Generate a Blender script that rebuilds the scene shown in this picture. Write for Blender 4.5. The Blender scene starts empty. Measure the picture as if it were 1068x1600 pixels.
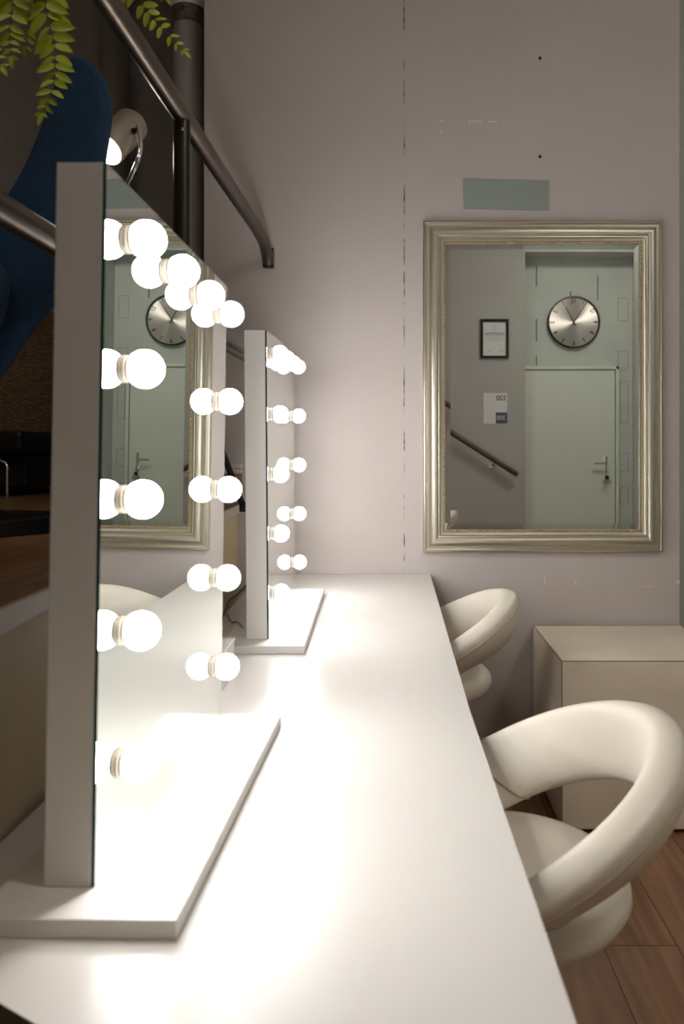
import bpy, bmesh, math, random
from math import sin, cos, pi, radians, atan, hypot, sqrt
from mathutils import Vector, Matrix

sc = bpy.context.scene
C = sc.collection

# ------------------------------------------------------------------ camera
F, PX, PY, EYE = 1250.0, 615.0, 705.0, 1.22        # focal length in pixels of the 1068x1600 frame
cam = bpy.data.cameras.new('camera')
cam.sensor_fit = 'VERTICAL'
cam.sensor_height = 36.0
cam.lens = F / 1600.0 * 36.0
cam.shift_x = (534 - PX) / 1600.0
cam.shift_y = (PY - 800) / 1600.0
cam.clip_start = 0.02
cam.dof.use_dof = True
cam.dof.focus_distance = 2.75
cam.dof.aperture_fstop = 5.0
camo = bpy.data.objects.new('camera', cam)
camo.location = (0, 0, EYE)
camo.rotation_euler = (pi / 2, 0, 0)
C.objects.link(camo)
sc.camera = camo

# ------------------------------------------------------------------ world, exposure
BULB = 92.0
SPOT = 34.0
w = bpy.data.worlds.new('world')
sc.world = w
w.use_nodes = True
w.node_tree.nodes['Background'].inputs[0].default_value = (0.9, 0.95, 1.0, 1)
w.node_tree.nodes['Background'].inputs[1].default_value = 0.01
sc.view_settings.view_transform = 'Standard'
sc.view_settings.look = 'None'
sc.view_settings.gamma = 1
sc.view_settings.exposure = 0.0
sc.view_settings.use_curve_mapping = False
sc.cycles.max_bounces = 14
sc.cycles.glossy_bounces = 8
sc.cycles.diffuse_bounces = 5
sc.cycles.sample_clamp_indirect = 12
sc.cycles.blur_glossy = 0.3


# ------------------------------------------------------------------ helpers
def srgb(r, g, b):
    f = lambda c: (c / 255 / 12.92) if c / 255 <= 0.04045 else ((c / 255 + 0.055) / 1.055) ** 2.4
    return (f(r), f(g), f(b), 1)


def P(px, py, Y):
    return Vector(((px - PX) / F * Y, Y, EYE - (py - PY) / F * Y))


def mat(name, col, rough=0.5, metal=0.0, noise=0.0, nscale=8.0, bump=0.0, bscale=60.0, spec=0.5, coat=0.0,
        emit=None, estr=0.0, stretch=(1, 1, 1), col2=None):
    m = bpy.data.materials.new(name)
    m.use_nodes = True
    nt = m.node_tree
    b = nt.nodes['Principled BSDF']
    b.inputs['Base Color'].default_value = col
    b.inputs['Roughness'].default_value = rough
    b.inputs['Metallic'].default_value = metal
    b.inputs['Specular IOR Level'].default_value = spec
    b.inputs['Coat Weight'].default_value = coat
    if emit:
        b.inputs['Emission Color'].default_value = emit
        b.inputs['Emission Strength'].default_value = estr
    if noise or bump or col2:
        tc = nt.nodes.new('ShaderNodeTexCoord')
        mp = nt.nodes.new('ShaderNodeMapping')
        mp.inputs['Scale'].default_value = stretch
        nt.links.new(tc.outputs['Object'], mp.inputs['Vector'])
    if noise or col2:
        n = nt.nodes.new('ShaderNodeTexNoise')
        n.inputs['Scale'].default_value = nscale
        n.inputs['Detail'].default_value = 6
        nt.links.new(mp.outputs[0], n.inputs['Vector'])
        r = nt.nodes.new('ShaderNodeValToRGB')
        r.color_ramp.elements[0].position = 0.3
        r.color_ramp.elements[1].position = 0.7
        c1 = col2 if col2 else tuple(c * (1 - noise) for c in col[:3]) + (1,)
        r.color_ramp.elements[0].color = c1
        r.color_ramp.elements[1].color = col
        nt.links.new(n.outputs['Fac'], r.inputs[0])
        nt.links.new(r.outputs[0], b.inputs['Base Color'])
    if bump:
        n2 = nt.nodes.new('ShaderNodeTexNoise')
        n2.inputs['Scale'].default_value = bscale
        n2.inputs['Detail'].default_value = 4
        nt.links.new(mp.outputs[0], n2.inputs['Vector'])
        bp = nt.nodes.new('ShaderNodeBump')
        bp.inputs['Strength'].default_value = bump
        bp.inputs['Distance'].default_value = 0.002
        nt.links.new(n2.outputs['Fac'], bp.inputs['Height'])
        nt.links.new(bp.outputs[0], b.inputs['Normal'])
    return m


def mesh_obj(name, bm, material, parent=None, smooth=35, bevel=0.0, seg=2, world=None):
    me = bpy.data.meshes.new(name)
    bmesh.ops.recalc_face_normals(bm, faces=bm.faces[:])
    bm.to_mesh(me)
    bm.free()
    mats = material if isinstance(material, (list, tuple)) else [material]
    for m in mats:
        me.materials.append(m)
    if smooth:
        me.shade_smooth()
        me.set_sharp_from_angle(angle=radians(smooth))
    o = bpy.data.objects.new(name, me)
    C.objects.link(o)
    if parent:
        o.parent = parent
    if bevel:
        bv = o.modifiers.new('bevel', 'BEVEL')
        bv.width = bevel
        bv.segments = seg
        bv.limit_method = 'ANGLE'
        bv.angle_limit = radians(40)
        bv.harden_normals = False
    return o


def empty(name, M=None, parent=None):
    o = bpy.data.objects.new(name, None)
    o.empty_display_size = 0.05
    C.objects.link(o)
    if M is not None:
        o.matrix_world = M
    if parent:
        o.parent = parent
    return o


def tag(o, label, cat, group=None):
    o['label'] = label
    o['category'] = cat
    if group:
        o['group'] = group
    return o


def struct(o):
    o['kind'] = 'structure'
    return o


def box(bm, x0, x1, y0, y1, z0, z1, M=None, mi=0):
    v = [bm.verts.new((x, y, z)) for z in (z0, z1) for y in (y0, y1) for x in (x0, x1)]
    if M is not None:
        for q in v:
            q.co = M @ q.co
    fs = [(0, 2, 3, 1), (4, 5, 7, 6), (0, 1, 5, 4), (2, 6, 7, 3), (0, 4, 6, 2), (1, 3, 7, 5)]
    out = []
    for f in fs:
        fc = bm.faces.new([v[i] for i in f])
        fc.material_index = mi
        out.append(fc)
    return out


def frames(pts):
    """parallel-transported frames along a path"""
    n = len(pts)
    T = []
    for i in range(n):
        a, b = pts[max(i - 1, 0)], pts[min(i + 1, n - 1)]
        T.append((b - a).normalized())
    up = Vector((0, 0, 1)) if abs(T[0].z) < 0.9 else Vector((1, 0, 0))
    N = [(up - T[0] * up.dot(T[0])).normalized()]
    for i in range(1, n):
        v = N[-1] - T[i] * N[-1].dot(T[i])
        N.append(v.normalized())
    return T, N


def tube(bm, pts, r, seg=16, cap=True, mi=0):
    pts = [Vector(p) for p in pts]
    rs = r if isinstance(r, (list, tuple)) else [r] * len(pts)
    T, N = frames(pts)
    rings = []
    for p, t, n, q in zip(pts, T, N, rs):
        b = t.cross(n)
        rings.append([bm.verts.new(p + n * (q * cos(2 * pi * k / seg)) + b * (q * sin(2 * pi * k / seg))) for k in range(seg)])
    for a, b in zip(rings, rings[1:]):
        for k in range(seg):
            bm.faces.new((a[k], a[(k + 1) % seg], b[(k + 1) % seg], b[k])).material_index = mi
    if cap:
        bm.faces.new(rings[0][::-1]).material_index = mi
        bm.faces.new(rings[-1]).material_index = mi
    return rings


def lathe(bm, prof, M=None, seg=32, mi=0):
    """prof: list of (r, z) about the z axis, then transformed by M"""
    M = M or Matrix.Identity(4)
    rings = []
    for r, z in prof:
        if r < 1e-6:
            rings.append([bm.verts.new(M @ Vector((0, 0, z)))])
        else:
            rings.append([bm.verts.new(M @ Vector((r * cos(2 * pi * k / seg), r * sin(2 * pi * k / seg), z))) for k in range(seg)])
    for a, b in zip(rings, rings[1:]):
        for k in range(seg):
            k2 = (k + 1) % seg
            if len(a) == 1 and len(b) == 1:
                continue
            if len(a) == 1:
                bm.faces.new((a[0], b[k], b[k2])).material_index = mi
            elif len(b) == 1:
                bm.faces.new((a[k], a[k2], b[0])).material_index = mi
            else:
                bm.faces.new((a[k], a[k2], b[k2], b[k])).material_index = mi
    if len(rings[0]) > 1:
        bm.faces.new(rings[0][::-1]).material_index = mi
    if len(rings[-1]) > 1:
        bm.faces.new(rings[-1]).material_index = mi


def prism(bm, pts2, z0, z1, M=None, mi=0):
    M = M or Matrix.Identity(4)
    a = [bm.verts.new(M @ Vector((x, y, z0))) for x, y in pts2]
    b = [bm.verts.new(M @ Vector((x, y, z1))) for x, y in pts2]
    bm.faces.new(a[::-1]).material_index = mi
    bm.faces.new(b).material_index = mi
    n = len(a)
    for i in range(n):
        bm.faces.new((a[i], a[(i + 1) % n], b[(i + 1) % n], b[i])).material_index = mi


def align(d, loc=(0, 0, 0)):
    """matrix that turns +z into direction d at loc"""
    return Matrix.Translation(loc) @ Vector(d).to_track_quat('Z', 'Y').to_matrix().to_4x4()


def spline(pts, n=8):
    """Catmull-Rom through points"""
    pts = [Vector(p) for p in pts]
    out = []
    for i in range(len(pts) - 1):
        p0, p1, p2, p3 = pts[max(i - 1, 0)], pts[i], pts[i + 1], pts[min(i + 2, len(pts) - 1)]
        for k in range(n):
            t = k / n
            out.append(0.5 * ((2 * p1) + (p2 - p0) * t + (2 * p0 - 5 * p1 + 4 * p2 - p3) * t * t + (3 * p1 - p0 - 3 * p2 + p3) * t ** 3))
    out.append(pts[-1])
    return out


def text_into(bm, s, size, M, mi=0, bold=0.0):
    cu = bpy.data.curves.new('txt', 'FONT')
    cu.body = s
    cu.size = size
    cu.align_x = 'CENTER'
    cu.align_y = 'CENTER'
    cu.extrude = 0.0004
    cu.offset = bold
    o = bpy.data.objects.new('txt', cu)
    C.objects.link(o)
    bpy.context.view_layer.update()
    me = bpy.data.meshes.new_from_object(o.evaluated_get(bpy.context.evaluated_depsgraph_get()))
    me.transform(M)
    n0 = len(bm.faces)
    bm.from_mesh(me)
    bm.faces.ensure_lookup_table()
    for f in bm.faces[n0:]:
        f.material_index = mi
    bpy.data.objects.remove(o)
    bpy.data.curves.remove(cu)
    bpy.data.meshes.remove(me)


# ------------------------------------------------------------------ materials
M_wall = mat('wall_paint', srgb(184, 174, 170), 0.62, noise=0.05, nscale=3.0, bump=0.12, bscale=140)
M_wall_far = mat('grey_wall_paint', srgb(190, 184, 180), 0.7, noise=0.06, nscale=2.0, bump=0.1, bscale=120)
M_wall_front = mat('entrance_wall_paint', srgb(182, 176, 172), 0.65, noise=0.05, nscale=2.0, bump=0.1, bscale=120)
M_block = mat('painted_block', srgb(200, 204, 198), 0.6, noise=0.08, nscale=5.0, bump=0.4, bscale=60)
M_ceil = mat('ceiling_paint', srgb(215, 210, 205), 0.8)
M_white = mat('white_laminate', srgb(214, 209, 205), 0.28, spec=0.35)
M_board = mat('white_board', srgb(210, 206, 202), 0.38, spec=0.4)
M_mirror = mat('mirror_silver', (0.86, 0.90, 0.875, 1), 0.0, metal=1.0)
M_wmirror = mat('wall_mirror_silver', (0.84, 0.885, 0.85, 1), 0.0, metal=1.0)
M_gedge = mat('glass_edge', srgb(12, 62, 62), 0.15, spec=0.6)
M_bulb = mat('opal_bulb', (1, 1, 1, 1), 0.3, emit=(1.0, 0.98, 0.95, 1), estr=BULB)
def bulb_directional(m, full, floor_):
    nt = m.node_tree
    tc = nt.nodes.new('ShaderNodeTexCoord')
    sep = nt.nodes.new('ShaderNodeSeparateXYZ')
    nt.links.new(tc.outputs['Normal'], sep.inputs[0])
    mr = nt.nodes.new('ShaderNodeMapRange')
    mr.inputs[1].default_value = -0.5; mr.inputs[2].default_value = 0.7
    mr.inputs[3].default_value = full * floor_; mr.inputs[4].default_value = full
    nt.links.new(sep.outputs[0], mr.inputs[0])
    nt.links.new(mr.outputs[0], nt.nodes['Principled BSDF'].inputs['Emission Strength'])


bulb_directional(M_bulb, BULB, 0.25)
M_socket = mat('white_socket', srgb(148, 136, 122), 0.5)
M_ring = mat('grey_ring', srgb(70, 64, 58), 0.4, metal=0.3)
M_leather = mat('cream_leather', srgb(226, 216, 203), 0.42, noise=0.05, nscale=7, bump=0.15, bscale=220)
M_seam = mat('leather_seam', srgb(196, 178, 148), 0.5)
M_pouf = mat('beige_leatherette', srgb(234, 219, 200), 0.5, noise=0.16, nscale=4, bump=0.15, bscale=200)
M_chrome = mat('chrome', (0.75, 0.75, 0.75, 1), 0.12, metal=1)
M_steel = mat('brushed_steel_tube', srgb(110, 97, 88), 0.34, metal=1, noise=0.2, nscale=30, stretch=(1, 0.15, 1))
M_dsteel = mat('dark_steel', srgb(62, 56, 50), 0.3, metal=0.9)
M_black = mat('black_plastic', srgb(18, 18, 20), 0.4)
M_frame = mat('champagne_silver', srgb(204, 197, 182), 0.40, metal=0.88)
M_gold = mat('gold_beads', srgb(190, 150, 80), 0.3, metal=0.9)
M_tan = mat('cream_riser', srgb(214, 196, 160), 0.6, noise=0.10, nscale=6, bump=0.1)
M_trim = mat('white_trim', srgb(205, 196, 186), 0.5, noise=0.06, nscale=12)
M_blue = mat('navy_fabric', srgb(22, 58, 92), 0.85, noise=0.25, nscale=40, bump=0.4, bscale=400)
M_blue2 = mat('navy_cushion', srgb(26, 52, 78), 0.85, noise=0.2, nscale=40, bump=0.4, bscale=400)
M_leaf = mat('fern_leaf', srgb(176, 190, 40), 0.5, noise=0.3, nscale=18)
M_stem = mat('fern_stem', srgb(60, 62, 22), 0.6)
M_pipe = mat('pipe_paint', srgb(150, 142, 136), 0.5)
M_collar = mat('collar_brown', srgb(118, 98, 82), 0.5, noise=0.45, nscale=28, col2=srgb(66, 52, 44))
M_white_paint = mat('white_gloss', srgb(225, 222, 218), 0.5)
M_tape = mat('grey_card', srgb(138, 146, 142), 0.8, noise=0.08, nscale=40, stretch=(1, 1, 6))
M_paper = mat('white_paper', srgb(225, 220, 222), 0.7)
M_print = mat('grey_print', srgb(110, 108, 112), 0.7)
M_navy = mat('sign_slate', srgb(82, 88, 108), 0.6)
M_ink = mat('ink', srgb(40, 42, 50), 0.6)
M_door = mat('door_paint', srgb(220, 224, 214), 0.5, noise=0.03, nscale=2)
M_cable = mat('dark_cable', srgb(52, 44, 36), 0.5)
M_cable2 = mat('grey_cable', srgb(150, 142, 120), 0.5)
M_handrail = mat('dark_wood_rail', srgb(92, 66, 48), 0.4, noise=0.3, nscale=12)
M_lamp = mat('lamp_housing', srgb(190, 178, 160), 0.35, metal=0.55)
M_spot = mat('spot_bulb', (1, 1, 1, 1), 0.3, emit=(1.0, 0.93, 0.84, 1), estr=SPOT)
M_brownboard = mat('brown_skirting', srgb(150, 128, 108), 0.55, noise=0.3, nscale=8, stretch=(0.4, 1, 5))
M_scar = mat('bare_plaster', srgb(214, 200, 180), 0.8)
M_hole = mat('hole_dark', srgb(20, 18, 16), 0.9)
M_fill_panel = mat('fill_diffuser', (1, 1, 1, 1), 0.5, emit=(1.0, 0.94, 0.84, 1), estr=24.0)  # glow of the added ceiling fill panels
M_cer = mat('terracotta_pot', srgb(70, 62, 55), 0.7)


def wood(name, c1, c2, seam, wid, length, rough=0.45):
    """planks running along y"""
    m = bpy.data.materials.new(name)
    m.use_nodes = True
    nt = m.node_tree
    L = nt.links.new
    b = nt.nodes['Principled BSDF']
    b.inputs['Roughness'].default_value = rough
    tc = nt.nodes.new('ShaderNodeTexCoord')
    rot = nt.nodes.new('ShaderNodeMapping')
    rot.inputs['Rotation'].default_value = (0, 0, pi / 2)
    rot.inputs['Location'].default_value = (0.193, -0.152, 0)
    L(tc.outputs['Object'], rot.inputs[0])
    br = nt.nodes.new('ShaderNodeTexBrick')
    br.inputs['Scale'].default_value = 1
    br.inputs['Brick Width'].default_value = length
    br.inputs['Row Height'].default_value = wid
    br.inputs['Mortar Size'].default_value = 0.0015
    br.inputs['Mortar Smooth'].default_value = 0.3
    br.offset = 0.37
    br.inputs['Color1'].default_value = (0.2, 0.2, 0.2, 1)
    br.inputs['Color2'].default_value = (0.9, 0.9, 0.9, 1)
    br.inputs['Mortar'].default_value = (0, 0, 0, 1)
    L(rot.outputs[0], br.inputs['Vector'])
    st = nt.nodes.new('ShaderNodeMapping')
    st.inputs['Scale'].default_value = (5.5, 0.8, 1)
    L(tc.outputs['Object'], st.inputs[0])
    add = nt.nodes.new('ShaderNodeVectorMath')
    add.operation = 'ADD'
    L(st.outputs[0], add.inputs[0])
    L(br.outputs['Color'], add.inputs[1])
    n = nt.nodes.new('ShaderNodeTexNoise')
    n.inputs['Scale'].default_value = 2.2
    n.inputs['Detail'].default_value = 8
    n.inputs['Distortion'].default_value = 1.4
    L(add.outputs[0], n.inputs['Vector'])
    wv = nt.nodes.new('ShaderNodeTexWave')
    wv.inputs['Scale'].default_value = 1.6
    wv.inputs['Distortion'].default_value = 9
    wv.inputs['Detail'].default_value = 3
    L(add.outputs[0], wv.inputs['Vector'])
    mx = nt.nodes.new('ShaderNodeMath')
    mx.operation = 'MULTIPLY_ADD'
    mx.inputs[1].default_value = 0.12
    L(wv.outputs['Fac'], mx.inputs[0])
    L(n.outputs['Fac'], mx.inputs[2])
    r = nt.nodes.new('ShaderNodeValToRGB')
    r.color_ramp.elements[0].position = 0.3
    r.color_ramp.elements[1].position = 0.75
    r.color_ramp.elements[0].color = c1
    r.color_ramp.elements[1].color = c2
    L(mx.outputs[0], r.inputs[0])
    mix = nt.nodes.new('ShaderNodeMix')
    mix.data_type = 'RGBA'
    L(br.outputs['Fac'], mix.inputs['Factor'])
    L(r.outputs[0], mix.inputs[6])
    mix.inputs[7].default_value = seam
    L(mix.outputs[2], b.inputs['Base Color'])
    return m


M_floor = wood('oak_floor', srgb(112, 78, 56), srgb(158, 118, 88), srgb(40, 28, 20), 0.182, 1.3)
M_floor2 = wood('platform_oak', srgb(104, 74, 46), srgb(150, 112, 76), srgb(40, 28, 20), 0.19, 1.6)


def wall_crack_mat():
    """back wall paint with a ragged joint line in it at x = 0.04"""
    m = mat('back_wall_paint', srgb(184, 174, 170), 0.6, noise=0.05, nscale=3.0, bump=0.15, bscale=140)
    nt = m.node_tree
    L = nt.links.new
    b = nt.nodes['Principled BSDF']
    old = b.inputs['Base Color'].links[0].from_socket
    tc = nt.nodes.new('ShaderNodeTexCoord')
    sep = nt.nodes.new('ShaderNodeSeparateXYZ')
    L(tc.outputs['Object'], sep.inputs[0])
    n = nt.nodes.new('ShaderNodeTexNoise')
    n.inputs['Scale'].default_value = 14
    n.inputs['Detail'].default_value = 5
    mp = nt.nodes.new('ShaderNodeMapping')
    mp.inputs['Scale'].default_value = (0.05, 0.05, 1)
    L(tc.outputs['Object'], mp.inputs[0])
    L(mp.outputs[0], n.inputs['Vector'])
    wob = nt.nodes.new('ShaderNodeMath'); wob.operation = 'MULTIPLY_ADD'
    wob.inputs[1].default_value = 0.004
    wob.inputs[2].default_value = 0.0378
    L(n.outputs['Fac'], wob.inputs[0])
    d = nt.nodes.new('ShaderNodeMath'); d.operation = 'SUBTRACT'
    L(sep.outputs[0], d.inputs[0]); L(wob.outputs[0], d.inputs[1])
    a = nt.nodes.new('ShaderNodeMath'); a.operation = 'ABSOLUTE'
    L(d.outputs[0], a.inputs[0])
    n2 = nt.nodes.new('ShaderNodeTexNoise')
    n2.inputs['Scale'].default_value = 22
    n2.inputs['Detail'].default_value = 6
    L(mp.outputs[0], n2.inputs['Vector'])
    wd = nt.nodes.new('ShaderNodeMapRange')
    wd.inputs[1].default_value = 0.45; wd.inputs[2].default_value = 0.75
    wd.inputs[3].default_value = -0.0002; wd.inputs[4].default_value = 0.0028
    L(n2.outputs['Fac'], wd.inputs[0])
    lt = nt.nodes.new('ShaderNodeMath'); lt.operation = 'LESS_THAN'
    L(a.outputs[0], lt.inputs[0]); L(wd.outputs[0], lt.inputs[1])
    mix = nt.nodes.new('ShaderNodeMix'); mix.data_type = 'RGBA'
    L(lt.outputs[0], mix.inputs['Factor'])
    L(old, mix.inputs[6])
    mix.inputs[7].default_value = srgb(58, 48, 42)
    L(mix.outputs[2], b.inputs['Base Color'])
    return m


M_back = wall_crack_mat()


def wicker_mat():
    m = bpy.data.materials.new('wicker')
    m.use_nodes = True
    nt = m.node_tree
    L = nt.links.new
    b = nt.nodes['Principled BSDF']
    b.inputs['Roughness'].default_value = 0.7
    tc = nt.nodes.new('ShaderNodeTexCoord')
    mp = nt.nodes.new('ShaderNodeMapping')
    mp.inputs['Rotation'].default_value = (pi / 2, 0, 0)
    L(tc.outputs['Object'], mp.inputs[0])
    br = nt.nodes.new('ShaderNodeTexBrick')
    br.inputs['Scale'].default_value = 1
    br.inputs['Brick Width'].default_value = 0.02
    br.inputs['Row Height'].default_value = 0.011
    br.inputs['Mortar Size'].default_value = 0.003
    br.inputs['Mortar Smooth'].default_value = 1
    br.inputs['Color1'].default_value = srgb(190, 154, 112)
    br.inputs['Color2'].default_value = srgb(160, 126, 90)
    br.inputs['Mortar'].default_value = srgb(40, 30, 22)
    L(mp.outputs[0], br.inputs['Vector'])
    L(br.outputs['Color'], b.inputs['Base Color'])
    bp = nt.nodes.new('ShaderNodeBump')
    bp.inputs['Strength'].default_value = 1
    bp.inputs['Distance'].default_value = 0.006
    bp.invert = True
    L(br.outputs['Fac'], bp.inputs['Height'])
    L(bp.outputs[0], b.inputs['Normal'])
    return m


M_wicker = wicker_mat()


def clock_mat():
    m = bpy.data.materials.new('spun_aluminium')
    m.use_nodes = True
    nt = m.node_tree
    b = nt.nodes['Principled BSDF']
    b.inputs['Base Color'].default_value = srgb(225, 215, 212)
    b.inputs['Metallic'].default_value = 1
    b.inputs['Roughness'].default_value = 0.33
    b.inputs['Anisotropic'].default_value = 0.9
    t = nt.nodes.new('ShaderNodeTangent')
    t.direction_type = 'RADIAL'
    t.axis = 'Z'
    nt.links.new(t.outputs[0], b.inputs['Tangent'])
    return m


M_clock = clock_mat()

# ------------------------------------------------------------------ the room
WY = 3.09                   # back wall
WX0, WX1 = -0.734, 1.105    # its two vertical ends
CEIL = 3.8
FY, DY = -1.45, -1.69       # entrance wall, door recess
RX = 2.345                  # right wall
PLAT = 1.012


def riser_x(Y):
    return -0.52 - 0.0416 * (Y - 1.057)


bm = bmesh.new(); box(bm, -0.75, RX + 0.2, DY - 0.2, 5.0, -0.1, 0)
struct(mesh_obj('floor', bm, M_floor, smooth=0))
bm = bmesh.new(); box(bm, -3.9, RX + 0.2, DY - 0.2, 5.0, CEIL, CEIL + 0.1)
struct(mesh_obj('ceiling', bm, M_ceil, smooth=0))
bm = bmesh.new(); box(bm, WX0, WX1, WY, WY + 0.22, 0, CEIL)
wall_back = struct(mesh_obj('wall_back', bm, M_back, smooth=0, bevel=0.004))
bm = bmesh.new(); box(bm, WX1 - 0.3, RX, 3.55, 3.7, 0, CEIL)
struct(mesh_obj('wall_recess', bm, M_block, smooth=0))
bm = bmesh.new(); box(bm, WX0, WX0 + 0.12, WY + 0.22, 4.5, 0, CEIL)
struct(mesh_obj('wall_return', bm, M_wall_far, smooth=0))
bm = bmesh.new(); box(bm, -3.8, WX0 + 0.12, 4.5, 4.7, 0, CEIL)
struct(mesh_obj('wall_deep', bm, M_wall_far, smooth=0))
bm = bmesh.new(); box(bm, -3.9, -3.75, DY, 4.7, 0, CEIL)
struct(mesh_obj('wall_left', bm, M_wall_far, smooth=0))
# right wall with a few proud and sunk blocks
bm = bmesh.new()
box(bm, RX, RX + 0.15, DY, 3.7, 0, CEIL)
for y0, z0, z1 in ((-1.55, 0.75, 1.0), (-1.5, 1.25, 1.5), (-1.58, 1.75, 2.0), (-1.5, 2.25, 2.5), (-1.56, 0.3, 0.5)):
    box(bm, RX - 0.008, RX + 0.01, y0, y0 + 0.3, z0, z1)
struct(mesh_obj('wall_right', bm, M_block, smooth=0, bevel=0.004))
# entrance wall, set back round the door
bm = bmesh.new(); box(bm, -3.8, 1.25, FY - 0.2, FY, 0, CEIL)
struct(mesh_obj('wall_front', bm, M_wall_front, smooth=0))
bm = bmesh.new()
box(bm, 1.25, RX, DY - 0.15, DY, 0, CEIL)
# mortar joints seen in the recess wall
for x, z0, z1 in ((1.40, 2.84, 3.04), (1.40, 2.30, 2.52), (1.40, 2.06, 2.16), (2.0, 2.70, 2.95), (1.735, 2.73, 2.79)):
    box(bm, x - 0.004, x + 0.004, DY - 0.01, DY + 0.0015, z0, z1, mi=1)
for x0, x1, z0, z1 in ((2.2, 2.30, 2.5, 2.72), (2.2, 2.30, 2.02, 2.2), (2.22, 2.30, 1.5, 1.9), (2.2, 2.30, 1.02, 1.2), (2.22, 2.3, 0.7, 0.86)):
    for a in ((x0, x1, z0, z0 + 0.005), (x0, x1, z1, z1 + 0.005), (x0, x0 + 0.005, z0, z1), (x1 - 0.005, x1, z0, z1)):
        box(bm, a[0], a[1], DY - 0.01, DY + 0.0015, a[2], a[3], mi=2)
struct(mesh_obj('wall_door_side', bm, [M_block, M_hole, mat('old_joint', srgb(150, 150, 138), 0.8)], smooth=0))
bm = bmesh.new(); box(bm, 1.25, RX, DY, FY, 3.12, CEIL)
struct(mesh_obj('beam_lintel', bm, M_block, smooth=0))
# baseboard on the back wall
bm = bmesh.new()
box(bm, -0.5, WX1, WY - 0.012, WY, 0, 0.10)
box(bm, -0.5, WX1, WY - 0.018, WY, 0.10, 0.118)
struct(mesh_obj('baseboard_back', bm, M_wall, smooth=0, bevel=0.002))

# scars and screw holes on the back wall: parts of the wall
bm = bmesh.new()
sp = WY - 0.0012


def scar(x0, x1, y0, y1):
    a, b = P(x0, y1, WY), P(x1, y0, WY)
    box(bm, a.x, b.x, sp, WY + 0.001, a.z, b.z)


for s in ((688, 694, 188, 190), (688, 690, 203, 207), (731, 735, 188.5, 191), (737, 752, 188.5, 190.5), (763, 776, 189, 191),
          (714, 716, 190, 191), (850, 851.5, 900, 912), (898, 899.5, 906, 914), (1056, 1062, 907, 912), (1004, 1022, 916, 917)):
    scar(*s)
mesh_obj('scar', bm, M_scar, wall_back, smooth=0)
for px, py in ((843, 91), (843, 245)):
    bm = bmesh.new()
    lathe(bm, [(0.0, 0), (0.006, 0), (0.006, 0.002), (0.0, 0.0025)], align((0, -1, 0), P(px, py, WY)), 12)
    mesh_obj('screw_hole', bm, M_hole, wall_back)

# raised platform behind the dressing table
ys = [FY, WY]
outline = [(-3.75, FY), (riser_x(FY), FY), (riser_x(WY), WY), (WX0, WY), (WX0, 4.5), (-3.75, 4.5)]
bm = bmesh.new(); prism(bm, outline, 0.0, PLAT - 0.025)
struct(mesh_obj('wall_riser', bm, M_tan, smooth=0))
bm = bmesh.new(); prism(bm, outline, PLAT - 0.025, PLAT)
struct(mesh_obj('floor_platform', bm, M_floor2, smooth=0))
bm = bmesh.new()
prism(bm, [(riser_x(FY), FY), (riser_x(FY) + 0.012, FY), (riser_x(WY) + 0.012, WY), (riser_x(WY), WY)], PLAT - 0.030, PLAT + 0.002)
struct(mesh_obj('trim_1', bm, M_trim, smooth=0, bevel=0.002))
# stepped brown skirting with a light cap at the foot of the back wall on the platform
bm = bmesh.new()
box(bm, WX0, riser_x(WY) + 0.02, WY - 0.02, WY, PLAT, 1.135)
struct(mesh_obj('baseboard_platform', bm, M_brownboard, smooth=0))
bm = bmesh.new()
box(bm, WX0, riser_x(WY) + 0.02, WY - 0.035, WY, 1.135, 1.152)
box(bm, WX0, riser_x(WY) + 0.02, WY - 0.025, WY, 1.154, 1.172)
struct(mesh_obj('trim_2', bm, M_trim, smooth=0, bevel=0.003))

# door (seen in the wall mirror)
door = struct(empty('door_1', Matrix.Translation((1.722, DY, 0))))
bm = bmesh.new(); box(bm, -0.44, 0.44, 0.0, 0.03, 0.005, 2.015)
struct(mesh_obj('door_leaf', bm, M_door, door, smooth=0, bevel=0.003))
bm = bmesh.new()
box(bm, -0.475, -0.446, 0.0, 0.045, 0, 2.05); box(bm, 0.446, 0.475, 0.0, 0.045, 0, 2.05); box(bm, -0.475, 0.475, 0.0, 0.045, 2.02, 2.05)
struct(mesh_obj('door_frame', bm, M_door, door, smooth=0, bevel=0.003))
bm = bmesh.new(); box(bm, 0.335, 0.365, 0.03, 0.036, 0.98, 1.17)
plate = struct(mesh_obj('handle_plate', bm, M_chrome, door, smooth=0, bevel=0.002))
bm = bmesh.new()
tube(bm, spline([(0.35, 0.036, 1.10), (0.35, 0.075, 1.10), (0.33, 0.085, 1.10), (0.22, 0.085, 1.10)], 5), 0.009, 10)
struct(mesh_obj('door_handle', bm, M_chrome, door))
bm = bmesh.new(); box(bm, -0.445, -0.41, 0.03, 0.04, 1.17, 1.27)
struct(mesh_obj('hinge', bm, M_white_paint, door, smooth=0))

# ------------------------------------------------------------------ dressing table (one long white worktop)
S1, S2 = 28.0 / F, 43.0 / F


def table_z(Y):
    return max(EYE - 0.489 - S1 * Y, EYE - 0.581 + S2 * Y)


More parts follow.
